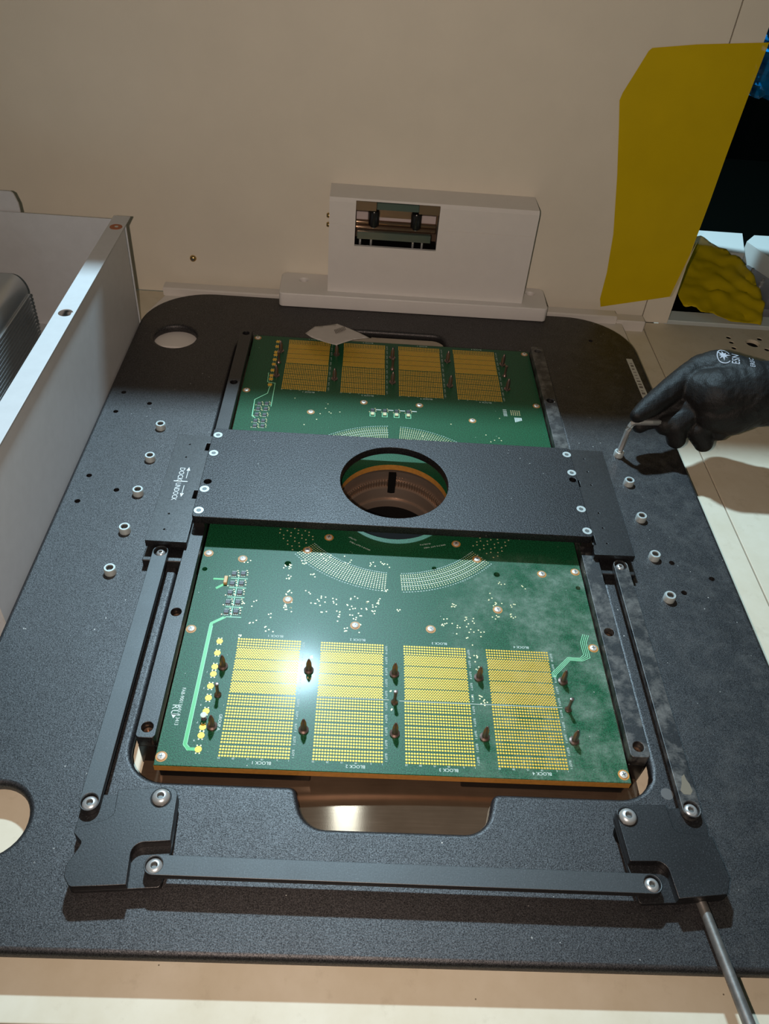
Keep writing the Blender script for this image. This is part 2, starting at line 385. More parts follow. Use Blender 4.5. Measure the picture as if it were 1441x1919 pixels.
# white support under the back of the black plate
sup = empty('support_bar', (0, 600, DZ)); tag(sup, 'white raised bar along the back edge of the black plate', 'bar')
def sub(o): o.matrix_parent_inverse = Matrix.Translation(-o.parent.location); return o
b_ = plate('bar', [rpoly([(-296, 536, 4), (-196, 536, 2), (-190, 610, 4), (190, 610, 4), (196, 536, 2), (290, 536, 4), (300, 600, 6), (300, 664, 3), (-284, 664, 3), (-300, 610, 12)]), circ(0, 562, 4)], DZ, -16.2, M['support'], sup, 1.0); sub(b_)
b_ = MB().extr([(655, -16.2), (655, -7.5), (657, -6.2), (671, -6.2), (672, -16.2)], 'x', -288, 291).build('lip', M['support'], sup); sub(b_)
b_ = MB().bbox(292.5, 331, 657, 676, DZ, -12, 1.5).build('end_block', M['support'], sup); sub(b_)

# ================================================================= BASE PLATE
oy0, oy1 = -8, 554
opening = rpoly([(-179, oy0, 26), (-66, oy0, 6), (-58.5, -36, 18), (58.5, -36, 18), (66, oy0, 6), (179, oy0, 26),
                 (179, oy1, 26), (66, oy1, 6), (60, oy1+27, 15), (-60, oy1+27, 15), (-66, oy1, 6), (-179, oy1, 26)])
outer = rpoly([(-298, -114, 18), (298, -114, 18), (298, 649, 78), (-298, 649, 78)], 14)
holes = [(-281.6,426.1),(-251.4,409),(-281.5,392),(-281.2,291.6),(-252,273.8),(-282,256.3),(244.1,590.5),(246.8,216.6),(248.3,181.7),(277.8,199.6)]
base = plate('base_plate', [outer, opening, circ(-251, 543, 24, 36), circ(-255, -38, 24, 36)], -16, -6, M['black'], bevel=3.6, res=4)
dr = MB()
for x, y in holes: dr.lathe([(0, -17), (2.6, -17), (2.6, -5), (0, -5)], (x, y, 0), 14)
dr = dr.build('tmp', M['dark']); md = base.modifiers.new('drill', 'BOOLEAN'); md.object = dr; md.solver = 'EXACT'
dg = bpy.context.evaluated_depsgraph_get(); bm2 = bpy.data.meshes.new_from_object(base.evaluated_get(dg)); base.modifiers.clear(); base.data = bm2; bm2.name = 'base_plate'
while len(bm2.materials) > 1: bm2.materials.pop()
for p in bm2.polygons:
    p.material_index = 0
    if abs(p.normal.z) > 0.995: p.use_smooth = False
bpy.data.objects.remove(dr)
tag(base, 'large black anodised plate with rounded back corners and a cut-out holding the green board', 'plate')
mb = MB()
for x, y in ((-288, -100), (288, -100), (-288, 300), (288, 300), (-288, 120), (288, 120)): MB().lathe([(0, DZ), (7, DZ), (7, -16.2), (0, -16.2)], (x, y, 0), 14).build('standoff', M['dark'], base)
cs = MB().lathe([(0, -0.2), (5.0, -0.2), (5.0, 4.9), (4.4, 5.8), (3.1, 5.8), (2.9, 5.0), (2.7, 2.6), (0, 2.6)], n=24).build('cap_screw', M['zinc'], base, True)
hx = MB().lathe([(2.72, 5.2), (2.72, 2.7), (0, 2.7)], n=6).build('socket', M['socket'], cs)
cs_pos = [(-231.3, 368.9), (-231, 319.2), (-231.3, 270.2), (-231.6, 221.6), (-232, 173.3), (230.4, 366.1), (231, 321.6), (231.2, 271), (231.6, 221.3), (232.6, 173.3)]
for i, (x, y) in enumerate(cs_pos):
    if i == 0: cs.location = Vector((x, y, -5.9))*S
    else: copy_part(cs, base, (x, y, -5.9))
MB().lathe([(0, -5.96), (4.2, -5.96), (4.4, -6.05), (0, -6.05)], (185.6, -3.6, 0), 20).build('plug', plain('plug_grey', (0.10, 0.10, 0.10), .5), base)
st = MB().prism([(280, 554), (287, 554), (288.5, 473), (281, 473)], -6, -5.75).build('label_sticker', M['label'], base)
mb = MB()
for k in range(11):
    y = 480+k*6.3; mb.box(282+0.3*rnd.random(), 286.3-rnd.random()*1.5, y, y+rnd.choice((1.2, 2.4, 3.6)), -5.75, -5.6)
mb.build('print', M['ink'], st)

# ================================================================= CIRCUIT BOARD
pcb = empty('circuit_board'); tag(pcb, 'large green circuit board with gold pad blocks and white residue on its right half', 'circuit board')
phi = 51.0
bholes = [(-155.7,176.6,2),(-88.7,187.4,2.6),(34.1,190.1,2),(86.9,186.5,2.6),(154.4,175.7,2)]
sub_ = plate('substrate', [[(-160, 0), (160, 0), (160, 546), (-160, 546)], circ(0, 273.5, phi, 72)]+[circ(x, y, r, 12) for x, y, r in bholes], -6.5, 0, M['board'], pcb, bevel=0.25, res=1)
# edges of the laminate show bare tan fibreglass
mb = MB(); t = 0.12
mb.box(-160, 160, -t, 0.0, -6.4, -0.7); mb.box(-160-t, -160, 0, 546, -6.4, -0.7); mb.box(160, 160+t, 0, 546, -6.4, -0.7); mb.box(-160, 160, 546, 546+t, -6.4, -0.7)
P, Q = circ(0, 273.5, phi+0.05, 72), circ(0, 273.5, phi-0.15, 72)
for i in range(72):
    j = (i+1) % 72
    mb.add([(Q[i][0], Q[i][1], -6.4), (Q[j][0], Q[j][1], -6.4), (Q[j][0], Q[j][1], -0.3), (Q[i][0], Q[i][1], -0.3)], [(0, 1, 2, 3)])
mb.build('board_edge', M['fr4'], pcb, fix=False)
mb = MB()
for x0, x1, y0, y1 in ((-158, -57, 1.5, 30), (46, 158, 1.5, 30), (-158, -57, 516, 544), (46, 158, 516, 544), (-158, -110, 30, 516), (110, 158, 30, 516)):
    mb.bbox(x0, x1, y0, y1, -16, -6.6, 0.8)
mb.build('stiffener', M['black_gloss'], pcb)
# contact pad blocks: ten slots of four rows, 25 columns
def pads(mb, x0, x1, y0, y1, r):
    rows = []
    for s_ in range(10):
        for k in range(4): rows.append((s_*10.06+k*2.36, s_))
    H = rows[-1][0]; sc = (y1-y0)/H; n = 8
    for ry, s_ in rows:
        y = y0+ry*sc
        cols = [(x0+(x1-x0)*i/24, y) for i in range(25)]
        if 5 <= s_ <= 8: cols += [(x0+(x1-x0)*(i+0.5)/24, y+1.1) for i in range(24)]
        for x, yy in cols:
            r = .60 if 5 <= s_ <= 8 else .72
            top = [(x+r*math.cos(PI/4*i+.39), yy+r*math.sin(PI/4*i+.39)) for i in range(n)]
            vs = [(a, b, 0.16) for a, b in top]+[(x+(a-x)*1.12, yy+(b-yy)*1.12, 0.0) for a, b in top]
            mb.add(vs, [tuple(range(n))]+[(i+n, (i+1) % n+n, (i+1) % n, i) for i in range(n)])
bx = [(-118.2, -72.1), (-55.4, -9.2), (7.5, 53.8), (70.9, 117.6)]
for x0, x1 in bx:
    for ya, yb in ((8.6, 106.6), (441.6, 539.4)):
        mb = MB(); pads(mb, x0, x1, ya, yb, 0.74); o = mb.build('contact_pads', M['gold'], pcb, fix=False); o['kind'] = 'stuff'
# round test pads with four small vias around each
tp = MB().lathe([(2.35, 0), (2.35, 0.14), (0, 0.14)], n=20).build('test_pad', M['gold'], pcb)
tps = [(-132.4,103.6),(-132.4,92.7),(-132.4,80.2),(-132.4,73.8),(-132.8,63.3),(-132.6,53.3),(-132.5,42.3),(-132.7,29.7),(-132.7,23.2),(-132.8,12.6),
       (-131.5,534.5),(-131.4,524),(-131.5,511.8),(-131.5,506.2),(-131.5,496.5),(-131.5,487.1),(-131.6,475),(-131.6,464.6),(-131.6,457.9),(-131.6,447.1)]
vias = []
for i, (x, y) in enumerate(tps):
    if i == 0: tp.location = Vector((x, y, 0))*S
    else: copy_part(tp, pcb, (x, y, 0))
    for dx in (-1.2, 1.2):
        vias.append((x+dx, y+2.9, .55)); vias.append((x+dx, y-2.9, .55))
# via rings between hub and blocks
def arc(a0, a1, r0, r1, nr, da):
    a = a0
    while a <= a1:
        for k in range(nr):
            r = r0+(r1-r0)*k/(nr-1)
            vias.append((r*math.cos(math.radians(a)), 273.5+r*math.sin(math.radians(a)), .5))
        a += da
arc(273.5, 318, 93.5, 109.5, 9, 1.22); arc(222, 266.5, 93.5, 109.5, 9, 1.22)
arc(93.5, 138, 93.5, 109.5, 9, 1.22); arc(42, 86.5, 93.5, 109.5, 9, 1.22)
for a0 in (205, 322):
    for i in range(8):
        for k in range(4):
            r = 88+k*7+(i % 2)*2; a = math.radians(a0+i*2.0); vias.append((r*math.cos(a), 273.5+r*math.sin(a), .7))
clus = [(-112,143,3,4),(-118,143,2,2),(-121,185,3,3),(-88,184,9,4),(-86,172,6,3),(-75,190,6,3),(-67,175,4,3),(-86,155,8,3),(-85,141,12,4),(-70,156,3,3),(-62,145,4,3),(-57,140,5,4),
        (-58,150,4,3),(-47,149,5,3),(-44,135,7,3),(-36,142,6,4),(-33,150,4,3),(-30,134,9,4),(-22,150,4,3),(-18,143,9,4),(-13,151,5,3),(-7,162,4,3),(1,142,3,3),(-108,123,4,4),(-98,118,5,4),
        (-99,130,3,3),(-38,120,5,3),(-26,125,3,3),(48,148,7,2),(56,139,4,3),(40,130,7,4),(50,128,6,4),(58,120,5,4),(70,124,5,5),(62,133,4,3),(83,155,6,3),(83,140,5,3),(94,140,6,3),(96,152,4,3),(77,161,4,3),(108,175,3,3),(90,178,4,3),
        (-119,110,4,2),(-62,92,5,2),(-62,74,6,2),(-3,66,2,1),(-3,50,2,1),(62,98,6,3),(64,88,5,3),(62,64,6,3),(66,58,5,3),(-7,190,6,4),(-20,192,5,5),(-40,193,5,5),(-58,196,5,4)]
for x, y, n, sp in clus:
    for k in range(n): vias.append((x+rnd.gauss(0, sp*0.55), y+rnd.gauss(0, sp*0.75), .62))
for x, y in ((-103,425),(-70,410),(-66,404),(-75,400),(-64,402),(-68,418),(-78,390),(-90,380),(-55,405),(30,372),(95,380),(103,372),(108,376),(99,369),(112,410),(60,395),(110,372)): vias.append((x, y, .7))
mb = MB(); mr = MB()
for x, y, r in vias:
    if (x*x+(y-273.5)**2) < 55**2: continue
    T = circ(x, y, r, 6); mb.add([(a, b, 0.1) for a, b in T]+[(a, b, 0) for a, b in T], [tuple(range(6))]+[(i+6, (i+1) % 6+6, (i+1) % 6, i) for i in range(6)])
o = mb.build('via', M['gold_pale'], pcb, fix=False); o['kind'] = 'stuff'
# small numbers and ticks printed between the via rings
mb = MB()
for a0, a1 in ((222, 266), (274, 318), (93, 138), (42, 87)):
    a = a0
    while a < a1:
        for r in (91.5, 112, 97.6, 101.5, 105.6):
            c_, s_ = math.cos(math.radians(a)), math.sin(math.radians(a)); wq = .45+.3*rnd.random()
            x, y = r*c_, 273.5+r*s_; mb.add([(x-wq, y-.25, .06), (x+wq, y-.25, .06), (x+wq, y+.25, .06), (x-wq, y+.25, .06)], [(0, 1, 2, 3)])
        a += 1.22
o = mb.build('print_ticks', M['silk'], pcb, fix=False); o['kind'] = 'stuff'
# tracks
big = [(-131.5, 127.6), (-141.2, 120.5), (-142.3, 15.5), (-139.4, 12.6), (-133, 12.6)]
def track(pts, wd, z0=0, z1=.1, mt=None, name='track'):
    mb = MB(); strip(mb, pts, wd, z0, z1); return mb.build(name, mt or M['trace'], pcb)
track(big, 2.4); track([(-147.1, 166.4), (-138, 166.4)], 1.9); track([(-143.4, 156.2), (-138, 160.7)], 2.2)
def thin(pts, wd, z0, z1): track(pts, wd, z0, z1, M['trace_line'], 'thin_track')
thin([(-139.9, 118), (-141.0, 16), (-138.8, 13.9)], .35, .1, .16); thin([(-142.4, 120), (-143.6, 16), (-140, 11.3)], .25, .1, .16)
for dx in (0, 1.5, 3, 4.5):
    thin([(154.4-5+dx, 126.5-0.2*dx), (146+dx, 118), (146.5+dx, 106.4-.6*dx), (143+dx*.3, 103-dx*.6), (133.5+dx*.3, 103.2-dx*.6), (119+dx*.7, 88-dx*.3), (119+dx*.5, 84)], .4, 0, .1)
thin([(-131.2, 444), (-132.3, 431), (-144.2, 418.4), (-143.4, 389.7), (-140, 386.7)], .8, 0, .1); thin([(-135.4, 470), (-134.6, 452), (-126.3, 450.5), (-126.2, 407.8)], .7, 0, .1)
for k in range(5):
    yy = 127.5+k*10.1; thin([(-133, yy), (-119.5, yy)], .6, 0, .1)
thin([(-127.6, 128), (-127, 170)], .6, 0, .1)
for x in (-21.2, -8.5, 3.8, 16):
    thin([(x-2.6, 408), (x-2.6, 401), (x+2.6, 401), (x+2.6, 408)], .6, 0, .1)

for a, b, y in ((-56, -4.4, 57.6), (3.2, 122, 57.2)): MB().box(a, b, y, y+.35, .05, .2).build('dividing_line', M['silk'], pcb)
# chips and small components
ch = MB().bbox(-1.9, 1.9, -1.9, 1.9, 0.1, 1.3, .25).build('chip', M['chip'], pcb)
chs = [(-131.1,172.5),(-123.7,173.1),(-131.1,161.8),(-123.8,162.3),(-131.5,151.9),(-123.9,152.3),(-131.7,141.8),(-124,142.2),(-131.6,132.2),(-124.2,132.7),
       (-138.5,411),(-131,412),(-138.8,402.1),(-131.1,402.5),(-138.9,392.3),(-131.2,392),(-139,381.5),(-131.4,382),(-138.7,373),(-131,373.3),(-21.2,411),(-8.5,411.2),(3.8,411.4),(16,411.6)]
mb = MB(); mg = MB()
for i, (x, y) in enumerate(chs):
    if i == 0: ch.location = Vector((x, y, 0))*S
    else: copy_part(ch, pcb, (x, y, 0))
    for k in range(-1, 2):
        for sd in (-1, 1): mb.box(x+k*1.3-.35, x+k*1.3+.35, y+sd*2.5-.6, y+sd*2.5+.6, 0, .35)
    for dx, dy in ((3.4, 1.5), (3.4, -1.2), (-3.2, -2.6), (2.6, 3.6)): mg.box(x+dx-.5, x+dx+.5, y+dy-.4, y+dy+.4, 0, .45)
    if y > 408 and x > -30:
        mg.box(x-1.7, x+1.7, y-7.5, y-3.5, 0, .4); mb.box(x+3, x+9, y+1, y+2.2, 0, .3)
for i in range(5):
    for j in range(4): mg.box(125+i*2.2, 126+i*2.2, 417+j*2.4, 418.2+j*2.4, 0, .3)
    mb.box(117, 121, 415+i*2.6, 416+i*2.6, 0, .12); mb.box(128+i*1.6, 129.2+i*1.6, 405+i*.8, 413, 0, .12)
o = mb.build('component_leads', M['silk'], pcb); o['kind'] = 'stuff'
o = mg.build('solder_pads', M['gold_pale'], pcb); o['kind'] = 'stuff'
MB().bbox(-138.2, -135.2, 160.6, 168.4, 0, 2.6, .4).build('capacitor', M['cap'], pcb)
po = MB().lathe([(0, 0), (2, 0), (2, 1.2), (1.2, 1.4), (1.2, 4), (0, 4)], (-132.9, 36.3, 0), 14).build('test_post', M['chip'], pcb, True)
MB().lathe([(0, 4), (2.1, 4), (2.2, 4.9), (1.6, 5.3), (0, 5.3)], (-132.9, 36.3, 0), 14).build('post_cap', M['silk'], po, True)
# Phillips screws, each on a bare annulus
sc_ = MB().lathe([(3.9, 0), (3.9, .12), (2.75, .12), (2.6, .8), (1.6, 1.2), (0, 1.25)], n=20).build('board_screw', M['screw_head'], pcb, True)
rg = MB(); [rg.add([(a, b, .14) for a, b in circ(0, 0, 3.95, 20)]+[(a, b, .16) for a, b in circ(0, 0, 2.7, 20)], [(i, (i+1) % 20, 20+(i+1) % 20, 20+i) for i in range(20)])]
rg.build('annulus', M['fr4'], sc_, fix=False)
MB().box(-1.6, 1.6, -.33, .33, 1.0, 1.3).box(-.33, .33, -1.6, 1.6, 1.0, 1.3).build('cross_slot', M['socket'], sc_)
scs = [(-155.3,194.4),(-126.5,190),(-85.1,147.7),(-155.6,114),(-156,6.2),(-30.7,124.7),(28.5,124.5),(125.5,189.4),(154.8,193.8),(83.6,147.6),(155.2,113),(155.9,5.8),
       (-155.1,540),(-154.8,434.5),(-84.8,402),(-30.6,424.6),(154.5,540),(154.6,436.5),(82.9,403.1),(28.2,425),(54.4,220.4),(71.3,203),(-56.2,220.4),(-73.6,203.8)]
for i, (x, y) in enumerate(scs):
    if i == 0: sc_.location = Vector((x, y, 0))*S; sc_.rotation_euler.z = .4
    else:
        c = copy_part(sc_, pcb, (x, y, 0)); c.rotation_euler.z = rnd.random()*1.5
# guide pins: thick and slim
thick = [(0, 0), (3.6, 0), (3.6, 1.2), (2.2, 1.8), (2.0, 8.4), (1.4, 11.2), (.5, 13.8), (0, 14.2)]
slim = [(0, 0), (2.6, 0), (2.6, 1.0), (1.5, 2.2), (1.2, 5), (1.2, 11), (1.4, 11.6), (1.4, 13.6), (0, 14)]
pk = MB().lathe(thick, n=16).build('guide_pin', M['pin'], pcb, True)
ps = MB().lathe(slim, n=14).build('slim_guide_pin', M['pin'], pcb, True)
fk = fs_ = False
for cx in (-126.4, -63.6, -0.4, 62.6, 125.9):
    for y in ((80.5, 30.4, 514.2, 464.8) if True else ()):
        if not fk: pk.location = Vector((cx, y, 0))*S; fk = True
        else: copy_part(pk, pcb, (cx, y, 0))
    if abs(cx) > 100 or abs(cx) < 5:
        for y in (56, 490.6):
            if not fs_: ps.location = Vector((cx, y, 0))*S; fs_ = True
            else: copy_part(ps, pcb, (cx, y, 0))
# printed lettering
for n_, (x0, x1) in enumerate(bx):
    for ya, yb in ((8.6, 106.6), (441.6, 539.4)):
        mb = MB()
        cxm = (x0+x1)/2
        put_text(mb, 'BLOCK %d' % (n_+1), 3.3, cxm+12, ya-3.2, .08, 180)
        put_text(mb, 'BLOCK %d' % (n_+1), 3.0, cxm+10, yb+5.2, .08, 180)
        for k, c_ in enumerate(('1', '5', '10', '15', '20', '25')): put_text(mb, c_, 1.8, x1-(x1-x0)*[0, 4, 9, 14, 19, 24][k]/24+.8, ya-1.2, .08, 180)
        for s_ in range(10):
            yy = ya+(yb-ya)*s_*10.06/97.62
            put_text(mb, 'SLOT %d' % (s_+1), 2.1, x1+2.2, yy+6.6, .08, -90)
        mb.build('lettering', M['silk'], pcb, fix=False)
def word(txt, size, x, y, rot, sx=1.0):
    mb = MB(); put_text(mb, txt, size, x, y, .08, rot, sx); mb.build('lettering', M['silk'], pcb, fix=False)
word('GROUP A.', 3.0, -122.8, 40.5, -90); word('FAB-9001344V-8 3413', 3.6, -152.2, 61, -90, .93); word('R', 6.5, -156.2, 47, -90); word('U', 6.5, -156.2, 42.6, -90)
MB().add([(-156.2, 39.4, .08), (-151.8, 39.4, .08), (-154, 35.6, .08)], [(0, 2, 1)]).build('triangle_mark', M['silk'], pcb, fix=False)
for k, c_ in enumerate(('1', '3', '5', '7', '9')): word(c_, 2.2, -136.6+k*.1, 76-14*k, 180)
for a_ in (('GROUP A SLOT TABLE', 2.0, -20, 208, 152), ('OUTPUT', 2.0, -32, 219, 150), ('GROUP B SLOT TABLE', 2.0, 45, 219.5, 196), ('OUTPUT D', 2.0, 32, 220, 194)): word(*a_)

# copper sheet under the board, seen in the front notch
cpp = [(-172+(344)*k/60, -21.4+4.9*max(0, 1-((-172+344*k/60-50)/128)**2)) for k in range(61)]
cp = MB().extr(cpp+[(x, z-1.6) for x, z in reversed(cpp)], 'y', -38, 190).build('copper_sheet', M['copper'], None, True)
tag(cp, 'brushed copper-toned sheet under the board, showing in the front notch', 'sheet')
# probe tower in the hub
tw = empty('contact_tower', (0, 273.5, -60)); tag(tw, 'round metal contact tower seen deep inside the round hole', 'tower')
def tsub(o): o.matrix_parent_inverse = Matrix.Translation(-o.parent.location); return o
tsub(MB().lathe([(57, -8.5), (50.6, -8.5), (50.6, -19), (48.6, -19.6), (48.6, -25), (46, -26), (44, -37.5), (42, -37.5), (41.4, -39), (41.4, -58), (57, -58), (57, -8.5)], (0, 273.5, 0), 96).build('sleeve', M['tower'], tw, True))
tsub(MB().lathe([(0, -55), (41.5, -55), (41.5, -57.5), (0, -57.5)], (0, 273.5, 0), 48).build('bore', M['dark'], tw))
mb = MB()
for i in range(110):
    a = 2*PI*i/110
    if abs((a-PI/2)) < .06: continue
    r = 48.6; x, y = r*math.cos(a), 273.5+r*math.sin(a); mb.lathe([(0, -26), (.85, -26), (.85, -19.8), (.45, -18.6), (.45, -17.4), (0, -17.4)], (x, y, 0), 6)
o = tsub(mb.build('spring_pins', M['bronze'], tw)); o['kind'] = 'stuff'
tsub(MB().box(-3.6, 3.6, 318.5, 324, -36, -9).build('key_block', M['dark'], tw))

# ================================================================= RAILS, BRIDGE, SLIDERS, LINKAGE
def rail(x0, x1, lab, mt):
    r = empty('guide_rail', ((x0+x1)/2, 280, -16)); tag(r, lab, 'rail', 'rails along the board'); xc = (x0+x1)/2
    ys = (23.2, 123.5, 436.5, 535.8)
    b = plate('bar', [rpoly([(x0, 15, 3), (x1, 15, 3), (x1, 545, 3), (x0, 545, 3)])]+[circ(xc, y, 3.9, 18) for y in ys], -2, 8, mt, r, .5); sub(b)
    for y in (18.5, 268, 541.5): sub(MB().bbox(x0+1, x1-1, y-3.5 if y < 20 else y-3.5, y+8 if y < 500 else y+2, -23.5, -2, .6).build('post', M['black_gloss'], r))
    for y in ys:
        q = sub(MB().lathe([(0, -1.8), (3.4, -1.8), (3.4, 2), (1.6, 2.2), (1.5, .8), (0, .8)], (xc, y, 0), 14).build('rail_bolt', M['bronze'], r, True))
    return r
rail(-174.6, -161.4, 'black rail along the left edge of the green board, beside the bright green track', M['black_fine'])
rail(161.0, 175.0, 'dusty black rail along the right edge of the green board', M['black_dusty'])
br = empty('bridge_plate', (0, 273, 8)); tag(br, 'wide black crosswise plate with a large round hole over the middle of the board', 'plate')
csk = [(-166.4, 327), (-166.3, 300), (-166.3, 250.3), (-166.6, 223), (164.6, 327.1), (164.9, 300.1), (164.9, 250.2), (165.2, 222.4)]
b_ = plate('panel', [rpoly([(-171.5, 215.2, 3), (169.6, 215.2, 3), (168.5, 337, 3), (-171.5, 337, 3)]), circ(-.8, 274.6, 48.6, 72), circ(-165.3, 260.4, 3.2, 16), circ(164.3, 290.1, 3.2, 16)], 14, 22, M['black_bridge'], br, .5); sub(b_)
for sx in (-1, 1):
    sub(MB().bbox(min(sx*161.5, sx*171), max(sx*161.5, sx*171), 217, 335, 8.1, 14, .5).build('slide_block', M['black_gloss'], br))
c0 = MB().lathe([(0, -.2), (4.1, -.2), (4.1, .18), (2.0, .18), (1.8, -.1), (0, -.1)], n=20).build('countersunk_screw', M['zinc'], br, True)
MB().lathe([(1.85, .05), (0, .05)], n=6).build('socket', M['socket'], c0)
for i, (x, y) in enumerate(csk):
    L_ = Vector((x, y, 22))-Vector((0, 273, 8))
    if i == 0: c0.location = L_*S
    else: copy_part(c0, br, L_)
def slider(x0, x1, y0, y1, lab, notch, inner):
    r = empty('slide_plate', ((x0+x1)/2, (y0+y1)/2, -6)); tag(r, lab, 'slide plate', 'slide plates beside the crosswise plate')
    pts = [(x0, y0, 1), (x1, y0, 1), (x1, y1, 1), (x0, y1, 1)]
    P = []
    if inner > 0:   # notches on the +x edge
        P = [(x0, y0), (x1, y0)]
        for a, b in notch: P += [(x1, a), (x1-5, a), (x1-5, b), (x1, b)]
        P += [(x1, y1), (x0, y1)]
    else:
        P = [(x0, y0), (x1, y0), (x1, y1), (x0, y1)]
        for a, b in reversed(notch): P += [(x0, b), (x0+3.5, b), (x0+3.5, a), (x0, a)]
    xc = (x0+x1)/2
    dots = [circ(xc-4+(.12*k), y0+14+k*(y1-y0-28)/6, .8, 8) for k in range(7) if k != 3]
    sub(plate('top', [P]+dots, 7, 13.9, M['black_fine'], r, .3, 1))
    sub(MB().bbox(x0-1.5, x1+1, y0-11, y1-6, -5.9, 2.2, .6).build('shelf', M['black_fine'], r))
    sub(MB().box(x0+3, x1-3, y0+5, y1-10, 2.2, 7.05).build('spacer', M['dark'], r))
    return r
sl = slider(-206, -172.2, 192.4, 335, 'black slide plate left of the crosswise plate, lettered DOCK and UNDOCK', [(246, 257), (313, 324)], 1)
lb = sub(MB().box(-197.2, -184.6, 244, 290, 13.9, 14.05).build('plate_label', M['plate_label'], sl))
for txt, ys, k_, a, b, tip in (('DOCK', 286.5, .95, 272, 283, 287.5), ('UNDOCK', 265.6, .8, 251, 262.5, 247)):
    mb = MB(); put_text(mb, txt, 6.6, -194.5, ys, 14.12, -90, k_); mb.build('lettering', M['white_text'], lb, fix=False)
    mb = MB(); mb.box(-187.1, -186.6, a, b, 14.05, 14.12); q = 282.5 if tip > 280 else 252
    mb.add([(-188.5, q, 14.12), (-185.2, q, 14.12), (-186.85, tip, 14.12)], [(0, 1, 2) if tip > 280 else (0, 2, 1)]); mb.build('arrow', M['white_text'], lb, fix=False)
MB().box(-197, -184.8, 267.2, 268.2, 14.05, 14.12).build('divider', M['white_text'], lb)
slider(170.2, 205, 202.6, 346, 'plain black slide plate right of the crosswise plate', [(290, 299), (214, 226)], -1)
def butt(name, x, y, z, r, parent, k=1.0):
    o = sub(MB().lathe([(0, 0), (r, 0), (r, .5), (r*.92, 1.6), (r*.7, 2.7), (r*.45, 3.1), (r*.42, 3.1), (r*.38, 2.6), (r*.34, 1.0), (0, 1.0)], (x, y, z), 22).build(name, M['steel'], parent, True))
    q = MB().lathe([(r*.4, 2.3), (r*.3, 1.1), (0, 1.1)], (x, y, z), 6).build('socket', M['socket'], o)
    return o
def bar(name, p, q, wd, z0, z1, lab, mt, screws):
    P, Q = Vector(p), Vector(q); d = (Q-P).normalized(); n = Vector((-d.y, d.x)); h = wd/2
    loc = ((P.x+Q.x)/2, (P.y+Q.y)/2, z0); r = empty(name, loc); tag(r, lab, 'link bar', 'link bars around the board')
    out = []
    a0 = math.atan2(d.y, d.x)
    for k in range(15): a = a0-PI/2+PI*k/14; out.append((Q.x+h*math.cos(a), Q.y+h*math.sin(a)))
    for k in range(15): a = a0+PI/2+PI*k/14; out.append((P.x+h*math.cos(a), P.y+h*math.sin(a)))
    sub(plate('bar', [out, circ(P.x, P.y, h*.86, 20), circ(Q.x, Q.y, h*.86, 20)], z0, z1, mt, r, .35, 1))
    for c_, rr in ((P, screws[0]), (Q, screws[1])):
        sub(MB().lathe([(0, z0+.2), (h*.9, z0+.2), (h*.9, z0+1.4), (0, z0+1.4)], (c_.x, c_.y, 0), 20).build('seat', M['black_gloss'], r))
        butt('pivot_screw', c_.x, c_.y, z0+1.4, rr, r)
        sub(MB().lathe([(0, -5.9), (3.5, -5.9), (3.5, z0+.2), (0, z0+.2)], (c_.x, c_.y, 0), 12).build('pivot_pin', M['dark'], r)) if c_.y > 100 else None
    return r
bar('link_bar', (-191.6, -31.2), (-192.6, 186.0), 12.6, 3.6, 9, 'long black link bar left of the board, below the DOCK lettering', M['black_brushed'], (5.2, 3.8))
bar('link_bar', (192.6, -21.4), (192.6, 196.2), 12.4, 3.6, 9, 'dusty black link bar right of the board, running to the bracket with the grey rod', M['black_dusty'], (5.0, 3.8))
bar('link_bar', (-143.6, -69.6), (154.0, -71.2), 12.0, 5.6, 10.6, 'long black link bar lying crosswise in front of the notch', M['black_brushed'], (5.2, 4.8))
def bracket(lab, lower, upper, screw, boss):
    r = empty('crank_bracket', (boss[0][0], boss[0][1], -6)); tag(r, lab, 'bracket', 'cranked brackets at the front corners')
    sub(plate('lower_plate', [rpoly(lower)], 0, 3.4, M['black_fine'], r, .3, 1))
    sub(plate('upper_plate', [rpoly(upper)], 3.4, 9.8, M['black_fine'], r, .35, 2))
    for x, y in boss: sub(MB().lathe([(0, -5.95), (8, -5.95), (8, 0), (0, 0)], (x, y, 0), 18).build('boss', M['dark'], r))
    sub(MB().lathe([(6.6, 9.8), (6.6, 9.95), (0, 9.95)], (screw[0], screw[1], 0), 24).build('recess', M['black_gloss'], r))
    butt('bracket_screw', screw[0], screw[1], 9.9, 5.6, r)
    return r
bracket('black cranked bracket at the front left corner, joining two link bars',
  [(-175.8,-23.5,1),(-197.5,-23.8,3),(-197,-46,1),(-195.5,-51.6,2),(-191.8,-54.9,1),(-189,-57.3,2),(-190,-61.3,2),(-191.7,-65.2,1),(-194.2,-71.6,4),(-193.4,-78,4),(-189,-83.6,4),(-157.2,-81.2,0),(-139,-79.6,2),(-136.5,-55,0),(-138.6,-20.6,5),(-148,-20.4,1)],
  [(-175.8,-23.5,.5),(-174.3,-39,3),(-178,-42.7,4),(-194.8,-48.5,1),(-195.5,-51.6,2),(-191.8,-54.9,1),(-189,-57.3,2),(-190,-61.3,2),(-191.7,-65.2,1),(-194.2,-71.6,4),(-193.4,-78,4),(-189,-83.6,4),(-157.2,-81.2,0),(-159.4,-56.6,7),(-137,-54.6,0),(-138.6,-20.6,6),(-148,-20.4,1)], (-148.1, -27.6), [(-150, -32), (-170, -62)])
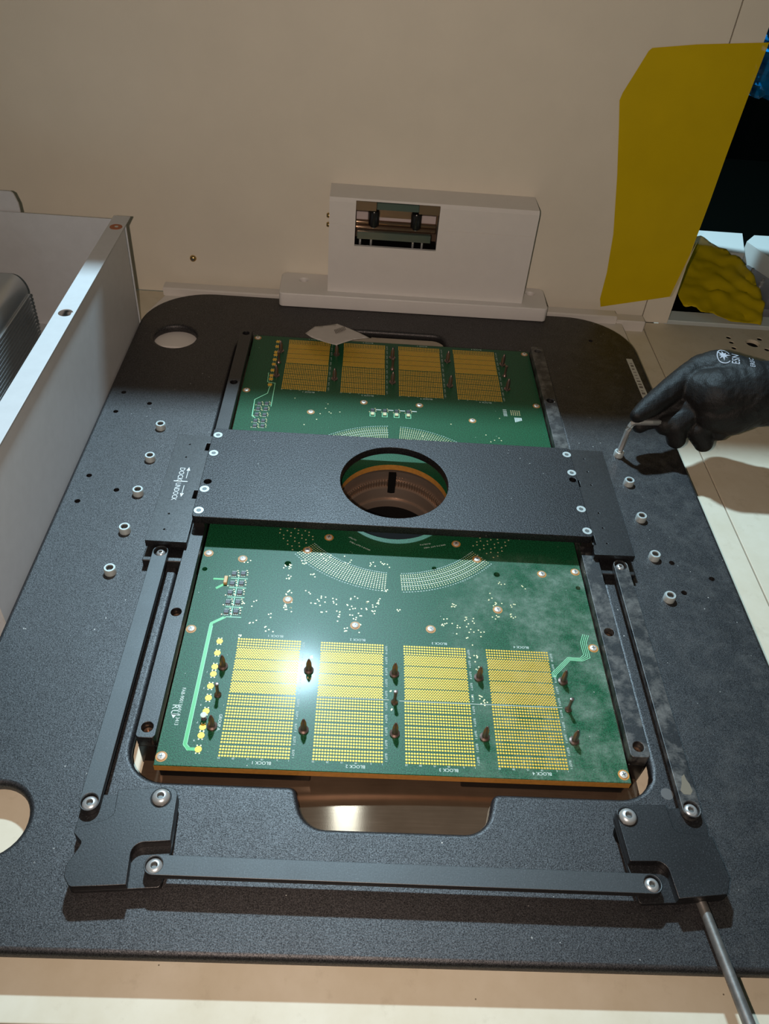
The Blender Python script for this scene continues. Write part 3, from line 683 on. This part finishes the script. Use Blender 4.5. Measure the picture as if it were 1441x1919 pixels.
rb = bracket('dusty black cranked bracket at the front right corner, with a grey rod sticking out',
  [(152,-20.8,2),(200,-17.5,4),(202,-30,1),(200.6,-42,1),(202.6,-56.3,2),(203.4,-66.1,2),(199.2,-75.8,3),(168.4,-79.2,0),(146,-80.5,2),(143.6,-57.7,1),(141.2,-22.4,6)],
  [(152,-20.8,2),(175.4,-19.9,0),(176.4,-38,5),(200,-40.2,1),(202.2,-56.3,2),(203.4,-66.1,2),(199.2,-75.8,3),(168.4,-79.2,0),(166.4,-56.9,7),(143.6,-57.7,1),(141.2,-22.4,6)], (148.3, -29.2), [(150, -34), (182, -60)])
lev = sub(MB().tube([(183.5, -62, -1), (186.6, -79, -1), (191.6, -124, .2), (194.2, -150, 1.5), (199, -190, 3.5)], [3.3, 3.3, 3.4, 3.6, 3.7], 16).build('lever_rod', M['brushed'], rb, True)); lev['label'] = 'grey metal rod'

mb = MB(); mb.prism([(188.4, -9), (190, -11.5), (194.5, -11.8), (196.6, -9), (196, -4), (194.6, -1), (194, 3), (191.8, 1), (190.6, -4)], 9.02, 9.1)
o = mb.build('residue_patch', plain('dried_residue', (0.15, 0.13, 0.095), .7), bpy.data.objects['link_bar.001'])
o.matrix_parent_inverse = Matrix.Translation(-o.parent.location); o['label'] = 'beige dried residue'
# ================================================================= LATCH HOUSING ON THE BACK EDGE
h = empty('latch_housing', (40, 655, -6)); tag(h, 'white latch housing with a dark mechanism window, standing on the back edge', 'housing')
fl = sub(plate('base_flange', [rpoly([(-140, 627.5, 5), (193.5, 629.5, 5), (194.5, 683.4, 8), (-141, 683.4, 8)]), circ(-112, 665, 5.2, 20), circ(175.5, 668, 5.2, 20)], -6, 12, M['white_paint'], h, 1.4, 2))
for x, y in ((-112, 665), (175.5, 668)): sub(MB().lathe([(0, 5), (5.2, 5), (5.2, 6), (0, 6)], (x, y, 0), 16).build('bolt', M['socket'], h))
x0, x1, yf, yb, z0, z1 = -81, 161.5, 640, 683.6, 12, 128
wx0, wx1, wz0, wz1 = -50.5, 46.5, 72.5, 127.2
mb = MB(); b = 1.5
# front wall with a window, chamfered to the top face
mb.box(x0, wx0, yf, yf+4, z0, z1-4); mb.box(wx1, x1, yf, yf+4, z0, z1-4); mb.box(wx0, wx1, yf, yf+4, z0, wz0)
mb.box(x0, x0+4, yf+4, yb, z0, z1-4); mb.box(x1-4, x1, yf+4, yb, z0, z1-4)
mb.extr([(yf, z1-4), (yf+4, z1-4), (yf+4, z1-1), (yf+2.5, z1-1)], 'x', x0, wx0); mb.extr([(yf, z1-4), (yf+4, z1-4), (yf+4, z1-1), (yf+2.5, z1-1)], 'x', wx1, x1)
sub(mb.build('cover', M['white_paint'], h))
sub(MB().extr([(yf+1.5, z1-2), (yf+3, z1), (yb, z1), (yb, z1-2.5), (yf+3, z1-2.5)], 'x', x0, x1).build('cover_top', M['white_paint'], h))
for a, c_ in ((x0-.05, wx0), (wx1, x1)): sub(MB().box(a, c_, yf-.25, yf+.2, 98, 98.35).build('fold_line', M['support'], h))
sub(MB().box(wx0-2, wx1+2, 677, 679, 60, 124).build('cavity_back', M['bronze'], h))
sub(MB().box(wx0-2, wx1+2, yf+4.2, 677, 60, 68).build('cavity_floor', M['dark'], h))
for xx in (wx0-3, wx1+1.5): sub(MB().box(xx, xx+1.5, yf+4.2, 677, 60, 124).build('cavity_side', M['steel'], h))
for a, c_ in ((-50.3, -27), (22.5, 46.3)): sub(MB().box(a, c_, yf+3, yf+7, 114.5, 125).build('guide_plate', M['bronze'], h))
sub(MB().bbox(-26.5, 22.3, yf+.5, yf+8, 117.5, 125.2, .6).build('viewing_bar', M['glass_green'], h))
sub(MB().box(-25, 21, yf+12, yf+14, 104, 118).build('shutter', M['bronze'], h))
for a, c_ in ((-49.5, -36), (-22.5, 15), (27, 44)): sub(MB().box(a, c_, yf+15, yf+17, 99, 108).build('spacer_strip', M['pink_white'], h))
for xx in (-29, 20.5):
    k_ = sub(MB().lathe([(0, 94), (4.2, 94), (6.2, 96), (6.4, 111), (5.6, 113), (0, 113)], (xx, yf+9, 0), 20).build('knob', M['black_gloss'], h, True))
    sub(MB().lathe([(0, 92.5), (1.3, 92.5), (1.3, 94.2), (0, 94.2)], (xx, yf+8, 0), 10).build('knob_tip', M['steel'], h))
for zz in (96.5, 90.5): sub(MB().tube([(-49.5, yf+14, zz), (44.5, yf+14, zz)], 2.9, 14).build('copper_rod', M['copper'], h, True))
sub(MB().bbox(-48, 39.5, yf+5, yf+11, 79.5, 88.2, .5).build('roller_bar', M['glass_green'], h))
for xx in (-31, 19, -44, 30): sub(MB().lathe([(0, 71), (1.4, 71), (1.4, 78), (0, 78)], (xx, yf+9, 0), 10).build('cavity_screw', M['steel'], h))
for zz in (104, 93): sub(MB().lathe([(0, -3.2), (2.2, -3.2), (3, -1.6), (3, 0), (0, 0)], (x0, 590+58, zz), 12, 'x').build('side_bolt', M['brass'], h, True))

# ================================================================= WHITE TRAY AND HEAT SINK ON THE LEFT
tr = empty('white_tray', (-360, 350, DZ)); tag(tr, 'tall white sheet-metal tray along the left edge, with a bright flange on top', 'tray')
HT = 111
fl = sub(plate('flange', [[(-314.5, 120), (-296.5, 120), (-296.5, 592), (-314.5, 592)], circ(-305, 379, 6.4, 24), circ(-305, 160, 6.4, 24)], HT-1.2, HT, M['white_tray'], tr, .3, 1))
sub(MB().box(-300.4, -299.0, 120, 572, DZ, HT-1.2).build('side_wall', M['white_tray'], tr))
sub(MB().box(-520, -300.4, 583, 584.4, DZ, HT-.5).build('rear_wall', M['white_tray'], tr))
sub(MB().box(-520, -300.4, 120, 583, DZ, DZ+1.4).build('tray_floor', M['white_tray'], tr))
sub(MB().prism([(0, 0)]*0 or [(-520, 586), (-413.5, 586), (-413.5, 588), (-520, 588)], HT-20, HT+8).build('tab_base', M['white_tray'], tr))
sub(MB().extr([(-520, HT+8), (-413.5, HT+8), (-416.5, HT+19), (-419.5, HT+21), (-520, HT+21)], 'y', 586, 588).build('rear_tab', M['white_tray'], tr))
stk = sub(MB().lathe([(6.6, HT), (6.6, HT+.3), (0, HT+.3)], (-305, 563, 0), 24).build('round_sticker', M['orange'], tr)); stk['label'] = 'round orange sticker'
q = MB().lathe([(2.0, HT+.3), (2.0, HT+.5), (0, HT+.5)], (-304.6, 563.3, 0), 12).build('sticker_mark', M['label'], stk)
hs = empty('heat_sink', (-440, 350, DZ+1.4)); tag(hs, 'silver finned metal block with a rounded edge inside the white tray', 'heat sink')
prof = [(-520, DZ+1.4), (-399, DZ+1.4)]
zz = DZ+3
nf = 16
for k in range(nf):
    z_ = DZ+3+k*4.4; prof += [(-398.2, z_), (-398.2, z_+2.2), (-400.6, z_+2.6), (-400.6, z_+4.0)]
zt = DZ+3+nf*4.4
for k in range(9): a = PI/2*k/8; prof.append((-414+14*math.cos(a), zt+26*math.sin(a)*.8))
prof += [(-520, zt+21)]
prof = [(x+ (0 if z < zt else -0.0), z) for x, z in prof]
ob = sub(MB().extr(prof, 'y', 60, 526).build('body', plain('silver_alloy', (0.52, 0.55, 0.56), .3, .85), hs, True))

# ================================================================= YELLOW FILM, PAPER
yf_ = empty('yellow_film', (320, 683, 120)); tag(yf_, 'large yellow film sheet taped over the right edge of the cream wall', 'film')
ol = [(275, -7), (271.5, 2), (271.5, 40), (268, 70), (262, 110), (254, 165), (250, 185), (229, 238), (229, 246), (249.5, 292), (252, 294), (300, 299), (374.5, 306), (372, 250), (371, 190), (370.5, 140), (368, 70), (362, 14), (330, 4)]
ol = [(238, 232) if p == (229, 238) else p for p in ol]
ol = [(275, -8), (271.5, 3), (271, 40), (266, 90), (258, 130), (252, 160), (245, 190), (239.5, 214), (236, 228), (233, 240), (234.5, 248), (244, 272), (251, 290), (254, 293), (300, 299.5), (375, 306.5), (372.5, 250), (371, 190), (370.5, 140), (368.5, 70), (361, 12.5), (330, 5)]
b = bmesh.new(); vs = [b.verts.new((x*S, 683.4*S, z*S)) for x, z in ol]; f_ = b.faces.new(vs); r_ = bmesh.ops.extrude_face_region(b, geom=[f_])
for v in [e for e in r_['geom'] if isinstance(e, bmesh.types.BMVert)]: v.co.y -= 0.25*S
bmesh.ops.recalc_face_normals(b, faces=b.faces)
me = bpy.data.meshes.new('sheet'); b.to_mesh(me); b.free(); me.materials.append(M['film']); sub(link('sheet', me, yf_))
mb = MB(); mb.extr([(361, 12.5), (368.5, 70), (371.6, 90), (366, 30), (363, 14)], 'y', 681.6, 682.4)
sub(mb.build('curled_edge', M['gold_pale'], yf_))
def sheet(name, quad, nu, nv, zf, mt, keep=None):
    vs = []; fs = []; idx = {}
    A, B, C_, D_ = [Vector(p) for p in quad]
    for j in range(nv+1):
        for i in range(nu+1):
            u, v = i/nu, j/nv; p = A*(1-u)*(1-v)+B*u*(1-v)+C_*u*v+D_*(1-u)*v
            p = p+zf(u, v, p); idx[i, j] = len(vs); vs.append(p)
    for j in range(nv):
        for i in range(nu):
            if keep and not keep((i+.5)/nu, (j+.5)/nv): continue
            fs.append((idx[i, j], idx[i+1, j], idx[i+1, j+1], idx[i, j+1]))
    mb = MB(); mb.add(vs, fs); o = mb.build(name, mt, None, True)
    md = o.modifiers.new('thick', 'SOLIDIFY'); md.thickness = .3*S
    return o
def polysheet(name, P, step, zf, mt, th=.3):
    # flat polygon cut into a grid of small faces, then bent by zf
    b = bmesh.new(); f_ = b.faces.new([b.verts.new((x, y, 0)) for x, y in P])
    xs = [p[0] for p in P]; ys = [p[1] for p in P]
    x = min(xs)+step
    while x < max(xs): bmesh.ops.bisect_plane(b, geom=b.verts[:]+b.edges[:]+b.faces[:], plane_co=(x, 0, 0), plane_no=(1, 0, 0)); x += step
    y = min(ys)+step
    while y < max(ys): bmesh.ops.bisect_plane(b, geom=b.verts[:]+b.edges[:]+b.faces[:], plane_co=(0, y, 0), plane_no=(0, 1, 0)); y += step
    for v in b.verts: v.co.z = zf(v.co.x, v.co.y)
    for v in b.verts: v.co *= S
    bmesh.ops.recalc_face_normals(b, faces=b.faces)
    me = bpy.data.meshes.new(name); b.to_mesh(me); b.free(); me.materials.append(mt)
    o = link(name, me, None, True); md = o.modifiers.new('thick', 'SOLIDIFY'); md.thickness = th*S
    return o
def crump(x, y, s, a): return a*(abs(noise.noise(Vector((x/s, y/s, 3.1))))*1.6+.5*noise.noise(Vector((x/s*2.3, y/s*2.3, 9))))
P = [(400, 722), (416, 714), (452, 690), (498, 689), (514, 730), (518, 775), (513, 817), (492, 855), (461, 886), (400, 880), (385, 790)]
o = polysheet('yellow_film', P, 6, lambda x, y: -22.5+max(0, (y-696))*.165+crump(x, y, 34, 6)+1.5*noise.noise(Vector((x/9, y/14, 2))), M['film'])
tag(o, 'crumpled yellow film lying behind the opening beside the back wall', 'film')
P = [(-100.8, 539.2), (-91.4, 562.3), (-65.5, 571.5), (-47.3, 553), (-27, 534), (-46, 524), (-64.2, 509.8), (-80, 521), (-93, 530)]
def pz(x, y):
    t = (y-510)/60; return 15.2-8.2*max(0, min(1, t))+1.6*math.sin((x+64)/14)+(2.0 if abs(x+64) < 9 and y < 525 else 0)*0
o = polysheet('paper_scrap', P, 5, pz, M['paper'], .15); tag(o, 'torn greyish paper scrap lying on a guide pin at the back edge of the board', 'paper')
mb = MB()
for k in range(8): mb.add([(-66+k*1.5, 541+k*1.1, pz(-66+k*1.5, 544)+.9), (-65+k*1.5, 541+k*1.1, pz(-65+k*1.5, 544)+.9), (-67.5+k*1.5, 552+k*.9, pz(-66+k*1.5, 552)+.9), (-68.5+k*1.5, 552+k*.9, pz(-67+k*1.5, 552)+.9)], [(0, 1, 2, 3)])
mb.build('printed_mark', M['ink'], o, fix=False)

# ================================================================= BEHIND THE OPENING
fw = empty('white_cover', (520, 880, -40)); tag(fw, 'white cover panel lying behind the crumpled yellow film', 'cover', 'white cover panels behind the opening')
sub(MB().add([(440, 868, -3), (528, 868, -3), (545, 934, 0), (440, 934, 0), (440, 868, -14), (528, 868, -14), (545, 934, -40), (440, 934, -40)], [(0, 1, 2, 3), (4, 5, 1, 0), (5, 6, 2, 1), (6, 7, 3, 2), (7, 4, 0, 3), (7, 6, 5, 4)]).build('panel', M['far_white'], fw))
fw = empty('white_cover', (600, 800, -40)); tag(fw, 'white cover panel at the right frame edge, beside the grey metal plate', 'cover', 'white cover panels behind the opening')
sub(MB().add([(540, 900, 2), (560, 925, 2), (700, 930, 2), (700, 770, 2), (580, 780, 2), (540, 900, -40), (560, 925, -40), (700, 930, -40), (700, 770, -40), (580, 780, -40)], [(4, 3, 2, 1, 0), (5, 6, 7, 8, 9), (0, 1, 6, 5), (1, 2, 7, 6), (2, 3, 8, 7), (3, 4, 9, 8), (4, 0, 5, 9)]).build('panel', M['far_white'], fw))
gp = empty('grey_plate', (530, 800, -40)); tag(gp, 'bluish grey metal plate with small fittings behind the yellow film', 'plate')
sub(MB().prism([(480, 730), (596, 730), (576, 779), (540, 866), (480, 866)], -40, -20).build('plate', M['grey_metal'], gp))
for x, y in ((535, 800), (548, 790), (540, 770), (556, 765), (552, 745), (530, 830)):
    sub(MB().lathe([(0, -20), (3.4, -20), (3.4, -14), (2.0, -12.5), (2, -8), (0, -8)], (x, y, 0), 10).build('fitting', M['steel'], gp, True))
sl_ = MB().bbox(370.5, 700, 694, 722, -40, -27, 1).build('sill', M['far_white']); sl_.name = 'trim_2'; tag(sl_, kind='structure', label='pale sill of the opening')
def foil(u, v, p): n_ = noise.noise(Vector((u*5, v*6, 1)))+.6*noise.noise(Vector((u*11, v*13, 4))); return Vector((6*noise.noise(Vector((v*4, 2, u))), 26*n_, 0))
bag = sheet('blue_bag', [(476, 925, 196), (640, 930, 170), (640, 900, 300), (452, 900, 300)], 26, 26, foil, M['blue_foil']); tag(bag, 'bright blue crumpled plastic bag in the dark behind the opening', 'bag')

# ================================================================= HEX KEY AND GLOVED HAND
key = MB().tube([(230.5, 366.1, -2), (231.4, 366.7, 14), (232.0, 367, 26), (232.8, 367.4, 30), (234.2, 367.9, 33), (236.6, 367.6, 35.4), (241, 367.2, 36), (253, 367.6, 36.4), (262, 371, 34.5), (274, 379, 31)], 2.9, 6).build('hex_key', M['key'])
tag(key, 'bent steel hex key standing in the cap screw nearest the gloved hand', 'hex key')
chains = {
 'arm': [(469,386,75,36),(417,385.5,70,34),(374,391,62,32),(348,393,60,34)],
 'palm1': [(348,393,60,34),(321.7,414.8,66,25),(305,416.7,68,16)],
 'palm2': [(348,393,60,33),(317,388,58,29),(303,396,58,22)],
 'palm3': [(348,391,58,32),(330,379,48,25),(313,376,46,19)],
 'index': [(309.4, 420.1, 68.0, 16), (292.2, 408.9, 64.0, 14.8), (269.6, 393.9, 54.0, 13), (250.3, 379.1, 47.0, 10.6), (237.2, 369.6, 42.0, 7.4)],
 'thumb': [(305.6, 390.0, 43.0, 15), (283.5, 377.5, 34.5, 12), (270.0, 374.0, 30.0, 10.5)],
 'middle': [(300,387,46,13),(273,386,37,10),(254,380,28,8.4),(246,376,25,7.4)],
 'ring': [(302.0, 388.5, 42.0, 15), (280.0, 371.3, 30.0, 11), (283.2, 367.2, 18.0, 9.6)],
 'pinky': [(316.2, 379.1, 40.0, 15), (302.7, 370.9, 28.0, 11.5), (311.8, 367.2, 16.0, 10)],
 'little': [(333.2, 379.0, 38.0, 14), (324.6, 371.2, 28.0, 9.6)]}
vs = []; fs = []
bmh = bmesh.new()
def ball(c, r):
    bmesh.ops.create_icosphere(bmh, subdivisions=3, radius=r*S, matrix=Matrix.Translation(Vector(c)*S))
def cone(a, ra, b_, rb_):
    A, B = Vector(a), Vector(b_); n = max(2, int((B-A).length/ (min(ra, rb_)*.28)))
    for i in range(n+1): t = i/n; ball(A.lerp(B, t), ra+(rb_-ra)*t)
for pts in chains.values():
    for p, q in zip(pts, pts[1:]): cone(p[:3], p[3], q[:3], q[3])
me = bpy.data.meshes.new('hand'); bmh.to_mesh(me); bmh.free()
t = bpy.data.objects.new('tmp', me); COL.objects.link(t)
md = t.modifiers.new('r', 'REMESH'); md.mode = 'VOXEL'; md.voxel_size = 1.3*S
md = t.modifiers.new('s', 'SMOOTH'); md.iterations = 4; md.factor = .5
dg = bpy.context.evaluated_depsgraph_get(); hm = bpy.data.meshes.new_from_object(t.evaluated_get(dg)); bpy.data.objects.remove(t)
hm.name = 'person'; hm.materials.clear(); hm.materials.append(M['glove'])
nrm = [v.normal.copy() for v in hm.vertices]
for v, vn in zip(hm.vertices, nrm):
    p = v.co/S; n1 = noise.noise(Vector((p.x/9, p.y/14, p.z/9))); v.co += vn*S*(0.5*n1+.22*noise.noise(Vector((p.x/3.5, p.y/6, p.z/4))))
hand = link('person', hm, None, True)
tag(hand, 'hand in a black knitted glove reaching in from the right, turning the hex key', 'person')
bvh = BVHTree.FromPolygons([v.co for v in hm.vertices], [tuple(p.vertices) for p in hm.polygons])
mb = MB(); put_text(mb, 'ESN', 9.5, 0, -6, 0, 90, .75); put_text(mb, 'EREC', 5.6, 13, -6, 0, 90, .9)
for k in range(8):
    a = 2*PI*k/8+.2; r_ = (6.6, 4.4, 5.6)[k % 3]
    mb.add([(-14+1.5*math.cos(a+.9), 2+1.5*math.sin(a+.9), 0), (-14+1.5*math.cos(a-.9), 2+1.5*math.sin(a-.9), 0), (-14+r_*math.cos(a), 2+r_*math.sin(a), 0)], [(0, 1, 2)])
    mb.add([(-14, 2, 0), (-14+1.5*math.cos(a+.9), 2+1.5*math.sin(a+.9), 0), (-14+1.5*math.cos(a-.9), 2+1.5*math.sin(a-.9), 0)], [(0, 1, 2)])
for k in range(26):                               # open swoosh around it
    a, a2 = .5+k*.2, .5+(k+1)*.2; q = 7.4+k*.07; q2 = 7.4+(k+1)*.07
    mb.add([(-13.5+q*.75*math.cos(a), 1.5+q*math.sin(a), 0), (-13.5+q2*.75*math.cos(a2), 1.5+q2*math.sin(a2), 0), (-13.5+(q2-1)*.75*math.cos(a2), 1.5+(q2-1)*math.sin(a2), 0), (-13.5+(q-1)*.75*math.cos(a), 1.5+(q-1)*math.sin(a), 0)], [(0, 1, 2, 3)])
pc = Vector((332, 404, 90))*S; ez = Vector((-.06, -.72, .69)).normalized()
ex = Vector((.96, -.22, -.12)); ex = (ex-ez*ex.dot(ez)).normalized(); ey = ez.cross(ex)
out = MB()
vv = []
for x, y, z in mb.v:
    p = pc+(ex*x+ey*y)*S+ez*.03; hit = bvh.ray_cast(p, -ez)
    q = (hit[0]+hit[1]*.0004) if hit[0] is not None else p-ez*.03
    vv.append(tuple(q/S))
out.add(vv, mb.f); out.build('glove_print', M['glove_print'], hand, fix=False)
